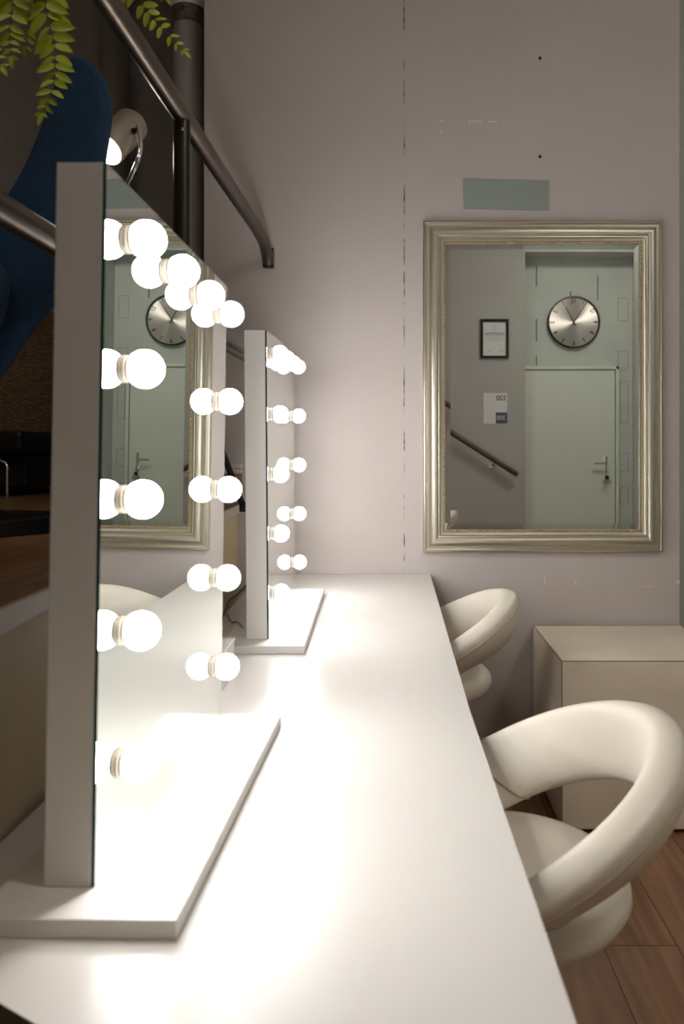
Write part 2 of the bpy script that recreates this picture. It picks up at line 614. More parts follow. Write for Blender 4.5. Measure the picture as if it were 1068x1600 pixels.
YJ = 1.6197
table = tag(empty('dressing_table', Matrix.Translation((-0.18, 1.8, 0))),
            'long white dressing table running along the platform to the back wall', 'table')
bm = bmesh.new()
left = [(-0.511, WY - 0.004), (-0.515, 2.3), (-0.515, YJ), (-0.515, 1.0), (-0.503, 0.90), (-0.475, 0.82), (-0.43, 0.775), (-0.361, 0.733), (-0.316, 0.705),
        (-0.22, 0.655), (-0.1, 0.615), (0.05, 0.585), (0.13, 0.575)]
right = [(0.1405, WY - 0.004), (0.1475, 2.3), (0.1540, YJ), (0.1585, 1.0), (0.1600, 0.90), (0.1603, 0.82), (0.1606, 0.775), (0.1607, 0.733), (0.1608, 0.705),
         (0.1608, 0.655), (0.1608, 0.615), (0.158, 0.590), (0.15, 0.578)]
T0 = Vector((-0.18, 1.8, 0))
TH = 0.026
tl = [bm.verts.new(Vector((x, y, table_z(y))) - T0) for x, y in left]
tr = [bm.verts.new(Vector((x, y, table_z(y))) - T0) for x, y in right]
bl = [bm.verts.new(v.co - Vector((0, 0, TH))) for v in tl]
br_ = [bm.verts.new(v.co - Vector((0, 0, TH))) for v in tr]
n = len(tl)
for i in range(n - 1):
    bm.faces.new((tl[i], tr[i], tr[i + 1], tl[i + 1]))
    bm.faces.new((bl[i], bl[i + 1], br_[i + 1], br_[i]))
    bm.faces.new((tl[i], tl[i + 1], bl[i + 1], bl[i])).material_index = 1
    bm.faces.new((tr[i], br_[i], br_[i + 1], tr[i + 1])).material_index = 1
bm.faces.new((tl[0], bl[0], br_[0], tr[0])).material_index = 1
bm.faces.new((tl[-1], tr[-1], br_[-1], bl[-1])).material_index = 1
mesh_obj('tabletop', bm, [M_white, M_black], table, smooth=25)
for x in (-0.46, 0.0):
    for y in (0.98, 1.62, 3.0):
        bm = bmesh.new()
        box(bm, x, x + 0.05, y, y + 0.05, 0, table_z(y + 0.025) - TH - 0.001, Matrix.Translation(-T0))
        mesh_obj('leg', bm, M_white, table, smooth=0, bevel=0.003)

bm = bmesh.new(); box(bm, -0.502, -0.492, 0.86, 1.60, 0.12, 0.655, Matrix.Translation(-T0))  # black sheet added under the table to stand in for the shade there
mesh_obj('added_shade_panel', bm, M_black, table, smooth=0, bevel=0.002)

# ------------------------------------------------------------------ lighted vanity mirrors
NEAR = Matrix.Translation((0, 0, EYE - 0.489)) @ Matrix.Rotation(-atan(S1), 4, 'X')
FAR = Matrix.Translation((0, 0, EYE - 0.581)) @ Matrix.Rotation(atan(S2), 4, 'X')
PW, PT, BT = 0.614, 0.0575, 0.0207        # panel width, thickness, base thickness


def bulb_meshes():
    b1 = bmesh.new()
    R = 0.0232
    cz = 0.0238
    prof = [(0.0105, 0.0095)]
    for k in range(2, 25):
        a = pi * k / 24
        r, z = R * sin(a), cz - R * cos(a)
        if z > 0.0095 and r > 0.0105 or a > pi / 2:
            prof.append((max(r, 0.0), z))
    prof[-1] = (0, cz + R)
    lathe(b1, prof, align((1, 0, 0)), 28)
    b2 = bmesh.new()
    lathe(b2, [(0.0, 0.0002), (0.0170, 0.0002), (0.0170, 0.0030), (0.0155, 0.0042), (0.0155, 0.0075), (0.0, 0.0075)], align((1, 0, 0)), 24)
    b3 = bmesh.new()
    lathe(b3, [(0.0154, 0.0046), (0.0163, 0.0050), (0.0163, 0.0066), (0.0154, 0.0070)], align((1, 0, 0)), 24)
    return b1, b2, b3


_b = bulb_meshes()
_proto = [mesh_obj('light_bulb', _b[0], M_bulb), mesh_obj('bulb_socket', _b[1], M_socket), mesh_obj('socket_ring', _b[2], M_ring)]


def vanity(frame_M, base_x, base_y, panel_x, panel_y, yaw, lean, PH, top, label):
    """base_x: front edge of the base; panel_x, panel_y: front bottom near corner of the glass, in the table's plane"""
    root = empty('vanity_mirror', frame_M @ Matrix.Translation((panel_x, panel_y, 0)) @ Matrix.Rotation(yaw, 4, 'Z'))
    tag(root, label, 'mirror', 'lighted vanity mirrors on the dressing table')
    bx = base_x - panel_x
    by = base_y - panel_y
    bm = bmesh.new(); box(bm, bx - 0.215, bx, by, by + 0.70, 0.0004, BT)
    mesh_obj('base', bm, M_board, root, smooth=0, bevel=0.0012)
    Ml = Matrix.Translation((0, 0, BT)) @ Matrix.Rotation(lean, 4, 'Y')
    bm = bmesh.new(); box(bm, -PT, -0.0042, 0, PW, 0.0003, PH, Ml)
    mesh_obj('panel', bm, M_board, root, smooth=0, bevel=0.001)
    bm = bmesh.new()
    fs = box(bm, -0.0042, 0, 0.0003, PW - 0.0003, 0.0005, PH - 0.001, Ml, mi=1)
    fs[5].material_index = 0
    mesh_obj('mirror_glass', bm, [M_mirror, M_gedge], root, smooth=0)
    cols = [0.072 + 0.1577 * k for k in range(4)]
    rows = [top - 0.1595 * k for k in range(5)]
    for c in range(4):
        for r in range(5):
            if r == 0 or c in (0, 3):
                b = _proto[0].copy(); C.objects.link(b); b.parent = root
                b.matrix_local = Ml @ Matrix.Translation((0, cols[c], rows[r]))
                b.name = 'light_bulb'
                for q, nm in ((1, 'bulb_socket'), (2, 'socket_ring')):
                    s = _proto[q].copy(); C.objects.link(s); s.parent = b; s.name = nm
    return root


vanity(NEAR, -0.2245, 0.8316, -0.3348, 0.895, radians(-0.85), radians(0.5), 0.8185, 0.7505,
       'nearer and larger-looking white lighted vanity mirror, at the near end of the table')
vanity(FAR, -0.2265, 2.018, -0.3250, 2.082, radians(0.85), radians(-0.1), 0.8, 0.7445,
       'farther white lighted vanity mirror, standing on the table close to the back wall')
for o in _proto:
    bpy.data.objects.remove(o)

# small pale box on the table behind the near mirror
sb = tag(empty('storage_box', FAR @ Matrix.Translation((-0.438, 1.755, 0))), 'small pale box standing on the table just behind the nearer vanity mirror', 'box')
bm = bmesh.new(); box(bm, -0.066, 0.066, -0.118, 0.116, 0.0006, 0.074)
mesh_obj('body', bm, M_board, sb, smooth=0, bevel=0.002)
bm = bmesh.new(); box(bm, -0.068, 0.068, -0.12, 0.118, 0.0745, 0.081)
mesh_obj('lid', bm, M_board, sb, smooth=0, bevel=0.002)

# ------------------------------------------------------------------ framed wall mirror
wm = tag(empty('wall_mirror', Matrix.Translation((P(847.5, 604, 3.07).x, WY, P(847.5, 604, 3.07).z))),
         'large rectangular wall mirror in a champagne silver moulded frame', 'mirror')
HW, HH = 187.5 / F * 3.065, 259.5 / F * 3.065


def frame_sweep(bm, prof, hw, hh, mi=0):
    """prof: (inset from the outer edge, height off the wall); mitred rectangular sweep"""
    loops = []
    for d, h in prof:
        loops.append([bm.verts.new((sx * (hw - d), -h, sz * (hh - d))) for sx, sz in ((-1, -1), (1, -1), (1, 1), (-1, 1))])
    for a, b in zip(loops, loops[1:]):
        for k in range(4):
            bm.faces.new((a[k], a[(k + 1) % 4], b[(k + 1) % 4], b[k])).material_index = mi


prof = [(0, 0.001), (0, 0.018), (0.002, 0.023), (0.007, 0.026), (0.0105, 0.023), (0.012, 0.018), (0.0135, 0.019), (0.017, 0.0245), (0.020, 0.0245), (0.0215, 0.021),
        (0.024, 0.021), (0.030, 0.030), (0.037, 0.036), (0.045, 0.0385), (0.052, 0.036), (0.057, 0.0285), (0.059, 0.024), (0.061, 0.025), (0.0635, 0.025), (0.065, 0.020),
        (0.070, 0.016), (0.077, 0.0135), (0.078, 0.010), (0.0855, 0.0095), (0.0856, 0.004)]
bm = bmesh.new(); frame_sweep(bm, prof, HW, HH)
mesh_obj('frame', bm, M_frame, wm, smooth=50)
bm = bmesh.new()
bx, bz = HW - 0.0817, HH - 0.0817
pitch = 0.0098
pts = []
nx, nz = int(2 * bx / pitch), int(2 * bz / pitch)
for k in range(nx + 1):
    x = -bx + 2 * bx * k / nx
    pts += [(x, bz), (x, -bz)]
for k in range(1, nz):
    z = -bz + 2 * bz * k / nz
    pts += [(bx, z), (-bx, z)]
for x, z in pts:
    bmesh.ops.create_icosphere(bm, subdivisions=1, radius=0.0036, matrix=Matrix.Translation((x, -0.0115, z)))
mesh_obj('beading', bm, M_gold, wm, smooth=80)
gx, gz = HW - 0.0856, HH - 0.0856
bm = bmesh.new()
bw, sl = 0.021, 0.0009
o4 = [bm.verts.new((sx * gx, -0.0048, sz * gz)) for sx, sz in ((-1, -1), (1, -1), (1, 1), (-1, 1))]
i4 = [bm.verts.new((sx * (gx - bw), -0.0048 - sl, sz * (gz - bw))) for sx, sz in ((-1, -1), (1, -1), (1, 1), (-1, 1))]
bm.faces.new(i4)
for k in range(4):
    bm.faces.new((o4[k], o4[(k + 1) % 4], i4[(k + 1) % 4], i4[k]))
mesh_obj('mirror_glass', bm, M_wmirror, wm, smooth=0)

# grey card strip taped over the mirror
bm = bmesh.new()
q = [P(723, 279.5, WY), P(856, 283, WY), P(857, 329, WY), P(724, 326.5, WY)]
lo = [bm.verts.new((v.x, WY - 0.0006, v.z)) for v in q]
hi = [bm.verts.new((v.x, WY - 0.0028, v.z)) for v in q]
bm.faces.new(lo); bm.faces.new(hi[::-1])
for k in range(4):
    bm.faces.new((lo[k], lo[(k + 1) % 4], hi[(k + 1) % 4], hi[k]))
tag(mesh_obj('card_strip', bm, M_tape, smooth=0), 'blank grey card strip stuck on the wall above the framed mirror', 'card')


# ------------------------------------------------------------------ salon chairs
def make_chair(loc, yaw, label):
    root = tag(empty('salon_chair', Matrix.Translation(loc) @ Matrix.Rotation(yaw, 4, 'Z')), label, 'chair', 'cream ring-back salon chairs')
    # ring back: padded band between an upper and a lower curve, backrest towards +x
    bm = bmesh.new()
    rings = []
    r = 0.037
    N = 72
    amax = radians(146)
    hseg = 24

    def band(th):
        c, s = cos(th), sin(th)
        T = Vector((0.2654 * c, 0.2654 * s, 0.598 + 0.1388 * c))
        B = Vector((0.0563 + 0.2059 * c, 0.2059 * s, 0.5685 + 0.1034 * c))
        # widen the band a little towards the back
        ax = (T - B)
        L = ax.length
        ax = ax / L
        rad = Vector((c, s, 0))
        nrm = (rad - ax * rad.dot(ax)).normalized()
        return T, B, ax, nrm, L

    def section(th, k=1.0, grow=0.0):
        T, B, ax, nrm, L = band(th)
        mid = (T + B) / 2
        a = L / 2 + r + grow
        b = r * 0.95 + grow
        out = []
        for j in range(hseg):
            t = 2 * pi * j / hseg
            cx, sx = cos(t), sin(t)
            e = 0.62
            u = a * math.copysign(abs(cx) ** e, cx) * k
            v = b * math.copysign(abs(sx) ** e, sx) * k
            if u < 0 and v > 0:
                v *= 1 - 0.5 * (-u / a) ** 1.2
            out.append(mid + ax * u + nrm * v)
        return out

    ths = [(-amax) + 2 * amax * i / N for i in range(N + 1)]
    sect = []
    for i, th in enumerate(ths):
        sect.append(section(th))
    ends0 = [section(ths[0] - radians(3.5), 0.82), section(ths[0] - radians(5.5), 0.45)]
    ends1 = [section(ths[-1] + radians(3.5), 0.82), section(ths[-1] + radians(5.5), 0.45)]
    sect = [ends0[1], ends0[0]] + sect + ends1
    vr = [[bm.verts.new(p) for p in s] for s in sect]
    for a, b in zip(vr, vr[1:]):
        for j in range(hseg):
            bm.faces.new((a[j], a[(j + 1) % hseg], b[(j + 1) % hseg], b[j]))
    bm.faces.new(vr[0][::-1]); bm.faces.new(vr[-1])
    back = mesh_obj('ring_backrest', bm, M_leather, root, smooth=70)
    # piping: seam round the outside of the band and across each arm
    bm = bmesh.new()
    pts = []
    for i in range(N + 1):
        th = ths[i]
        T, B, ax, nrm, L = band(th)
        pts.append(section(th, 1.0, 0.0004)[4])
    tube(bm, pts, 0.0022, 6)
    for sgn in (-1, 1):
        s = section(sgn * radians(92), 1.0, 0.0006)
        tube(bm, s + [s[0]], 0.0022, 6, cap=False)
    mesh_obj('piping', bm, M_seam, back, smooth=60)
    # seat
    bm = bmesh.new()
    lathe(bm, [(0, 0.432), (0.09, 0.433), (0.14, 0.439), (0.178, 0.452), (0.202, 0.470), (0.212, 0.490), (0.209, 0.510), (0.196, 0.524), (0.175, 0.531), (0.10, 0.537), (0, 0.538)],
          None, 56)
    mesh_obj('seat', bm, M_leather, root, smooth=70)
    bm = bmesh.new()
    lathe(bm, [(0.03, 0.03), (0.03, 0.25), (0.022, 0.25), (0.022, 0.415), (0.07, 0.418), (0.07, 0.433)], None, 24)
    mesh_obj('gas_column', bm, M_chrome, root)
    bm = bmesh.new()
    lathe(bm, [(0, 0.0), (0.20, 0.0), (0.20, 0.012), (0.17, 0.022), (0.05, 0.032), (0, 0.034)], None, 40)
    mesh_obj('base', bm, M_chrome, root)
    return root


make_chair((0.1838, 1.3575, 0), 0, 'cream ring-back salon chair in the foreground, nearest the lower right of the table')
make_chair((0.10, 2.56, 0), 0, 'cream ring-back salon chair pulled up to the table beside the back wall')
make_chair((0.185, 0.10, 0), radians(4), 'cream ring-back salon chair seen only as a sliver in the wall mirror')

# ------------------------------------------------------------------ cube pouf
pouf = tag(empty('cube_pouf', Matrix.Translation((0.817, 2.81, 0))), 'beige leatherette cube pouf against the back wall, right of the chairs', 'pouf')
bm = bmesh.new()
PB = (-0.283, 0.283, -0.26, 0.262)
box(bm, *PB, 0.012, 0.551)
body = mesh_obj('upholstered_body', bm, M_pouf, pouf, smooth=0, bevel=0.007, seg=3)
bm = bmesh.new()
e = 0.0008
cor = [(PB[0] - e + 0.003, PB[2] - e + 0.003), (PB[1] + e - 0.003, PB[2] - e + 0.003), (PB[1] + e - 0.003, PB[3] - 0.003), (PB[0] - e + 0.003, PB[3] - 0.003)]
tube(bm, [Vector((x, y, 0.5495)) for x, y in cor + [cor[0]]], 0.0022, 6, cap=False)
for x, y in cor[:2]:
    tube(bm, [Vector((x, y, 0.02)), Vector((x, y, 0.548))], 0.0022, 6)
mesh_obj('piping', bm, mat('pouf_piping', srgb(150, 134, 108), 0.6), body, smooth=60)
for sx in (-0.24, 0.24):
    for sy in (-0.22, 0.22):
        bm = bmesh.new(); lathe(bm, [(0, 0), (0.02, 0), (0.02, 0.0125), (0, 0.0125)], Matrix.Translation((sx, sy, 0)), 16)
        mesh_obj('foot', bm, M_black, pouf)


# ------------------------------------------------------------------ platform railing
def rail_x(Y):
    return -0.482


rail = tag(empty('railing', Matrix.Translation((rail_x(1.82), 1.82, PLAT))), 'brushed steel tube railing along the platform edge above the table', 'railing')
R0 = Vector((rail_x(1.82), 1.82, PLAT))


def rp(Y, z, dx=0):
    return Vector((rail_x(Y) + dx, Y, z)) - R0


bm = bmesh.new()
tube(bm, [rp(0.0, 1.952), rp(1.4, 1.978), rp(2.75, 2.0035)] + spline([rp(2.80, 2.004), rp(2.95, 1.998), rp(3.03, 1.975), rp(3.07, 1.945)], 5), 0.0215, 24)
mesh_obj('top_rail', bm, M_steel, rail, smooth=50)
bm = bmesh.new()
box(bm, -0.021, 0.021, WY - 0.028 - R0.y, WY - 0.002 - R0.y, 1.925 - R0.z, 2.0 - R0.z, Matrix.Translation((rail_x(WY) - R0.x, 0, 0)))
fl = mesh_obj('wall_bracket', bm, M_dsteel, rail, smooth=0, bevel=0.003)
bm = bmesh.new()
lathe(bm, [(0, 0), (0.006, 0), (0.006, 0.003), (0.003, 0.0045), (0, 0.0045)], align((0, -1, 0), Vector((rail_x(WY), WY - 0.028, 1.943)) - R0), 16)
mesh_obj('bolt', bm, M_chrome, fl)
bm = bmesh.new()
tube(bm, [rp(0.0, 1.510), rp(3.085, 1.533)], 0.019, 20)
mesh_obj('mid_rail', bm, M_steel, rail, smooth=50)
for Y in (1.82, 0.35):
    bm = bmesh.new()
    tube(bm, [rp(Y, 0.90), rp(Y, 1.97)], 0.019, 20)
    for z in (0.925, 0.985):
        a = Vector((riser_x(Y) + 0.0, Y, z)) - R0
        tube(bm, [a, rp(Y, z)], 0.008, 10)
    mesh_obj('post', bm, M_dsteel, rail, smooth=50)
bm = bmesh.new()
lathe(bm, [(0, 0), (0.004, 0.0), (0.003, 0.003), (0, 0.0035)], align((0.3, -1, 0.2), rp(1.82, 1.945) + Vector((0.006, -0.019, 0))), 12)
mesh_obj('set_screw', bm, M_chrome, rail)

# ------------------------------------------------------------------ pipes
pp = tag(empty('pipe', Matrix.Translation((-0.827, 3.22, PLAT))), 'grey vertical pipe with a brown labelled collar at the back corner', 'pipe')
bm = bmesh.new(); tube(bm, [Vector((0, 0, 0.001)), Vector((0, 0, CEIL - PLAT - 0.001))], 0.060, 36)
mesh_obj('shaft', bm, M_pipe, pp, smooth=60)
zc0, zc1 = P(294, 38, 3.2).z - PLAT, P(294, 8, 3.2).z - PLAT
bm = bmesh.new(); lathe(bm, [(0.060, zc0), (0.066, zc0), (0.066, zc1), (0.060, zc1)], None, 40)
col = mesh_obj('collar', bm, M_collar, pp, smooth=40)
bm = bmesh.new()
prism(bm, [(-0.011, 0), (0, -0.011), (0.011, 0), (0, 0.011)], 0.0, 0.004, align((-0.05, -1, 0), (-0.0045, -0.064, (zc0 + zc1) / 2 + 0.005)))
mesh_obj('diamond_mark', bm, M_black, col, smooth=0)
bm = bmesh.new()
lathe(bm, [(0.0665, zc1 - 0.012), (0.068, zc1 + 0.003), (0.078, zc1 + 0.02), (0.088, zc1 + 0.03), (0.088, zc1 + 0.10), (0.060, zc1 + 0.12)], None, 40)
mesh_obj('flared_socket', bm, M_white_paint, pp, smooth=40)
bm = bmesh.new(); tube(bm, [Vector((0, 0, 0.001)), Vector((0, 0, CEIL - PLAT - 0.001))], 0.080, 36)
o = tag(mesh_obj('pipe', bm, M_pipe, smooth=60), 'plain grey vertical pipe in the dark, behind the blue chair and spot lamp', 'pipe')
o.location = (-1.52, 4.36, PLAT)

# ------------------------------------------------------------------ spot lamp on the platform
LY = 2.45
lp = P(188, 212, LY)
lamp = tag(empty('spot_lamp', Matrix.Translation((lp.x, lp.y, PLAT))), 'lit metal spot lamp on a pole, glowing behind the near vanity mirror', 'lamp')
ctr = Vector((0, 0, lp.z - PLAT))
ax = Vector((-0.30, -0.62, -0.75)).normalized()
Mh = align(ax, ctr)
bm = bmesh.new()
rr = 0.052
lathe(bm, [(0.0, -0.085), (rr * 0.8, -0.085), (rr, -0.07), (rr, 0.085), (rr - 0.003, 0.085), (rr - 0.003, -0.05), (0.0, -0.05)], Mh, 40)
mesh_obj('lamp_head', bm, M_lamp, lamp, smooth=40)
bm = bmesh.new()
lathe(bm, [(0.012, -0.045), (0.014, -0.01), (0.032, 0.030), (0.041, 0.055), (0.038, 0.080), (0.021, 0.096), (0, 0.100)], Mh, 28)
mesh_obj('light_bulb', bm, M_spot, lamp, smooth=60)
bm = bmesh.new()
side = ax.cross(Vector((0, 0, 1))).normalized()
if side.x < 0:
    side = -side
yp = [ctr + side * (rr + 0.012) + Vector((0.005, 0, 0.02)), ctr + side * (rr + 0.022) + Vector((0.005, 0, -0.05)), ctr + side * (rr + 0.016) + Vector((0, -0.01, -0.10)),
      ctr + side * 0.03 + Vector((0, 0, -0.145)), ctr + Vector((0, 0.02, -0.155)), ctr - side * 0.03 + Vector((0, 0.02, -0.145)),
      ctr - side * (rr + 0.016) + Vector((0, 0, -0.10)), ctr - side * (rr + 0.012) + Vector((0, 0, 0.0))]
tube(bm, spline(yp, 6), 0.0075, 10)
mesh_obj('yoke', bm, M_chrome, lamp, smooth=60)
for s in (1, -1):
    bm = bmesh.new()
    lathe(bm, [(0, 0), (0.009, 0), (0.009, 0.022), (0, 0.022)], align(side * s, ctr + side * s * (rr - 0.002) + Vector((0, 0, 0.005))), 14)
    mesh_obj('pivot_knob', bm, M_dsteel, lamp)
bm = bmesh.new(); tube(bm, [Vector((0, 0.02, 0.02)), ctr + Vector((0, 0.02, -0.15))], 0.011, 16)
mesh_obj('pole', bm, M_dsteel, lamp)
bm = bmesh.new(); lathe(bm, [(0, 0.001), (0.15, 0.001), (0.15, 0.015), (0.03, 0.024), (0, 0.024)], Matrix.Translation((0, 0.02, 0)), 36)
mesh_obj('base', bm, M_dsteel, lamp)

# ------------------------------------------------------------------ blue lounge chair on the platform
CY = 2.15
ch = tag(empty('lounge_chair', Matrix.Translation((-0.83, 2.12, PLAT))), 'navy blue high-backed lounge chair on the platform behind the railing', 'chair')
CH0 = Vector((-0.83, 2.12, PLAT))


def pillow(bm, outline_px, Y, thick, tilt=0.0, rings=7, yoff=0.0):
    """rounded upholstered slab from an outline; edges rounded over its thickness"""
    pts = [P(x, y, Y) for x, y in outline_px]
    pts = spline(pts + [pts[0]], 5)[:-1]
    cx = sum(p.x for p in pts) / len(pts)
    cz = sum(p.z for p in pts) / len(pts)
    loops = []
    n = len(pts)
    for k in range(rings * 2 + 1):
        a = -pi / 2 + pi * k / (rings * 2)
        inset = (1 - cos(a)) * 0.020
        dy = sin(a) * thick * 0.5
        lp_ = []
        for i, p in enumerate(pts):
            t = (pts[(i + 1) % n] - pts[i - 1]).normalized()
            nr = Vector((t.z, 0, -t.x))
            lp_.append(p + nr * inset * ORI + Vector((0, dy + yoff + tilt * (p.x - cx), 0)) - CH0)
        loops.append([bm.verts.new(q_) for q_ in lp_])
    for a, b in zip(loops, loops[1:]):
        for i in range(n):
            bm.faces.new((a[i], a[(i + 1) % n], b[(i + 1) % n], b[i]))
    from mathutils.geometry import tessellate_polygon
    for lp_, flip in ((loops[0], True), (loops[-1], False)):
        for tri in tessellate_polygon([[Vector((v.co.x, v.co.z, 0)) for v in lp_]]):
            bm.faces.new([lp_[i] for i in tri])


shell_px = [(125, 93), (146, 101), (161, 118), (169, 142), (173, 172), (170, 203), (163, 246), (156, 310), (150, 380), (122, 438), (80, 478), (40, 530), (0, 588), (-60, 660),
            (-150, 715), (-240, 690), (-275, 600), (-225, 490), (-110, 410), (-40, 368), (0, 334), (38, 274), (64, 216), (84, 160), (95, 124), (108, 101)]
ORI = 1
area = sum(shell_px[i - 1][0] * shell_px[i][1] - shell_px[i][0] * shell_px[i - 1][1] for i in range(len(shell_px)))
ORI = -1 if area < 0 else 1
bm = bmesh.new(); pillow(bm, shell_px, CY, 0.085)
mesh_obj('shell', bm, M_blue, ch, smooth=60)
cush_px = [(0, 406), (20, 420), (31, 446), (31, 478), (20, 515), (0, 546), (-50, 600), (-120, 625), (-165, 580), (-150, 500), (-90, 430), (-40, 404)]
bm = bmesh.new(); pillow(bm, cush_px, CY - 0.02, 0.05, yoff=-0.07)
mesh_obj('cushion', bm, M_blue2, ch, smooth=60)
bm = bmesh.new(); tube(bm, [Vector((0, 0, 0.045)), Vector((0, 0.02, 0.45)), Vector((-0.03, 0.04, 0.62))], 0.025, 20)
mesh_obj('pedestal', bm, M_black, ch)
for k in range(4):
    a = radians(146) + k * pi / 2
    d = Vector((cos(a), sin(a), 0))
    pd = Vector((-d.y, d.x, 0))
    bm = bmesh.new()
    L_ = 0.46
    for (u0, u1, h0, h1, wd) in ((0.0, L_, 0.045, 0.034, 0.028),):
        v = [d * u0 + pd * wd, d * u0 - pd * wd, d * u1 - pd * wd * 0.8, d * u1 + pd * wd * 0.8]
        lo = [bm.verts.new(q_ + Vector((0, 0, 0.0008))) for q_ in v]
        hi = [bm.verts.new(v[0] + Vector((0, 0, h0))), bm.verts.new(v[1] + Vector((0, 0, h0))), bm.verts.new(v[2] + Vector((0, 0, h1))), bm.verts.new(v[3] + Vector((0, 0, h1)))]
        bm.faces.new(lo[::-1]); bm.faces.new(hi)
        for i in range(4):
            bm.faces.new((lo[i], lo[(i + 1) % 4], hi[(i + 1) % 4], hi[i]))
    mesh_obj('foot', bm, mat('black_gloss', srgb(16, 18, 22), 0.18) if k == 0 else bpy.data.materials['black_gloss'], ch, smooth=0, bevel=0.003)

# ------------------------------------------------------------------ wicker sofa
sofa = tag(empty('wicker_sofa', Matrix.Translation((-2.35, 4.1, PLAT))), 'dark woven wicker sofa in shadow at the back of the platform', 'sofa')
bm = bmesh.new()
prism(bm, [(-0.95, 0.22), (0.70, 0.22), (0.70, 0.86), (0.62, 0.92), (0.40, 0.955), (-0.95, 0.955)], -0.02, 0.10, Matrix.Translation((0, 0.12, 0)) @ Matrix.Rotation(pi / 2, 4, 'X'))
mesh_obj('woven_back', bm, M_wicker, sofa, smooth=0, bevel=0.02)
bm = bmesh.new(); box(bm, -0.95, 0.70, -0.55, 0.02, 0.20, 0.30)
mesh_obj('seat', bm, M_black, sofa, smooth=0, bevel=0.02)
bm = bmesh.new(); box(bm, -0.95, 0.66, -0.42, 0.1, 0.04, 0.20)
mesh_obj('base', bm, M_black, sofa, smooth=0, bevel=0.01)
for x in (0.62, -0.9):
    bm = bmesh.new()
    tube(bm, [Vector((x - 0.10, -0.5, 0.195)), Vector((x, -0.53, 0.155)), Vector((x + 0.006, -0.53, 0.14)), Vector((x + 0.006, -0.53, 0.001))], 0.007, 10)
    mesh_obj('leg', bm, M_chrome, sofa)

# dark slanted strut of a folding stand on the platform, between the two mirrors
st = tag(empty('folding_stand', Matrix.Translation((-0.66, 2.70, PLAT))), 'black folding stand leaning on the platform edge between the vanity mirrors', 'stand')
a0 = P(352, 718, 2.75) - Vector((-0.66, 2.70, PLAT))
a1 = P(374, 776, 2.75) - Vector((-0.66, 2.70, PLAT))
dirn = (a0 - a1).normalized()
a1 = a1 - dirn * ((a1.z - 0.012) / dirn.z)
bm = bmesh.new(); tube(bm, [a1, a0 + dirn * 0.22], 0.011, 12)
mesh_obj('leg', bm, M_black, st)
b0 = a0 + dirn * 0.22
bm = bmesh.new(); tube(bm, [b0, Vector((b0.x - 0.13, b0.y, 0.012))], 0.011, 12)
mesh_obj('leg', bm, M_black, st)
for q_ in (a1, Vector((b0.x - 0.13, b0.y, 0.012))):
    bm = bmesh.new(); lathe(bm, [(0, 0.0005), (0.016, 0.0005), (0.016, 0.02), (0.01, 0.035), (0, 0.035)], Matrix.Translation((q_.x, q_.y, 0)), 14)
    mesh_obj('rubber_foot', bm, M_black, st)

# ------------------------------------------------------------------ hanging fern
rnd = random.Random(4)
PYF = 1.72
pot_c = P(135, -170, PYF)
fern = tag(empty('hanging_fern', Matrix.Translation(pot_c)), 'yellow-green fern hanging above the platform railing, only its frond tips showing', 'plant')
bm = bmesh.new(); lathe(bm, [(0, -0.07), (0.06, -0.07), (0.085, 0.05), (0.092, 0.06), (0.080, 0.06), (0.075, 0.04), (0, 0.04)], None, 32)
mesh_obj('pot', bm, M_cer, fern)
bm = bmesh.new()
for k in range(3):
    a = 2 * pi * k / 3
    tube(bm, [Vector((0.088 * cos(a), 0.088 * sin(a), 0.055)), Vector((0, 0, 0.42))], 0.0015, 6)
tube(bm, [Vector((0, 0, 0.42)), Vector((0, 0, CEIL - pot_c.z))], 0.0018, 6)
mesh_obj('hanger', bm, M_black, fern)


def leaflet(bm, base, d, n, L, W):
    """a pointed leaflet folded along its midrib"""
    s = d.cross(n).normalized()
    prof = [(0.0, 0.10), (0.15, 0.75), (0.4, 1.0), (0.65, 0.85), (0.85, 0.5), (1.0, 0.02)]
    mid, l, r_ = [], [], []
    for t, wv in prof:
        c = base + d * (L * t) - n * (0.10 * L * t * t)
        mid.append(bm.verts.new(c))
        l.append(bm.verts.new(c + s * (W * wv) + n * (W * wv * 0.35)))
        r_.append(bm.verts.new(c - s * (W * wv) + n * (W * wv * 0.35)))
    for i in range(len(prof) - 1):
        bm.faces.new((mid[i], mid[i + 1], l[i + 1], l[i]))
        bm.faces.new((mid[i], r_[i], r_[i + 1], mid[i + 1]))


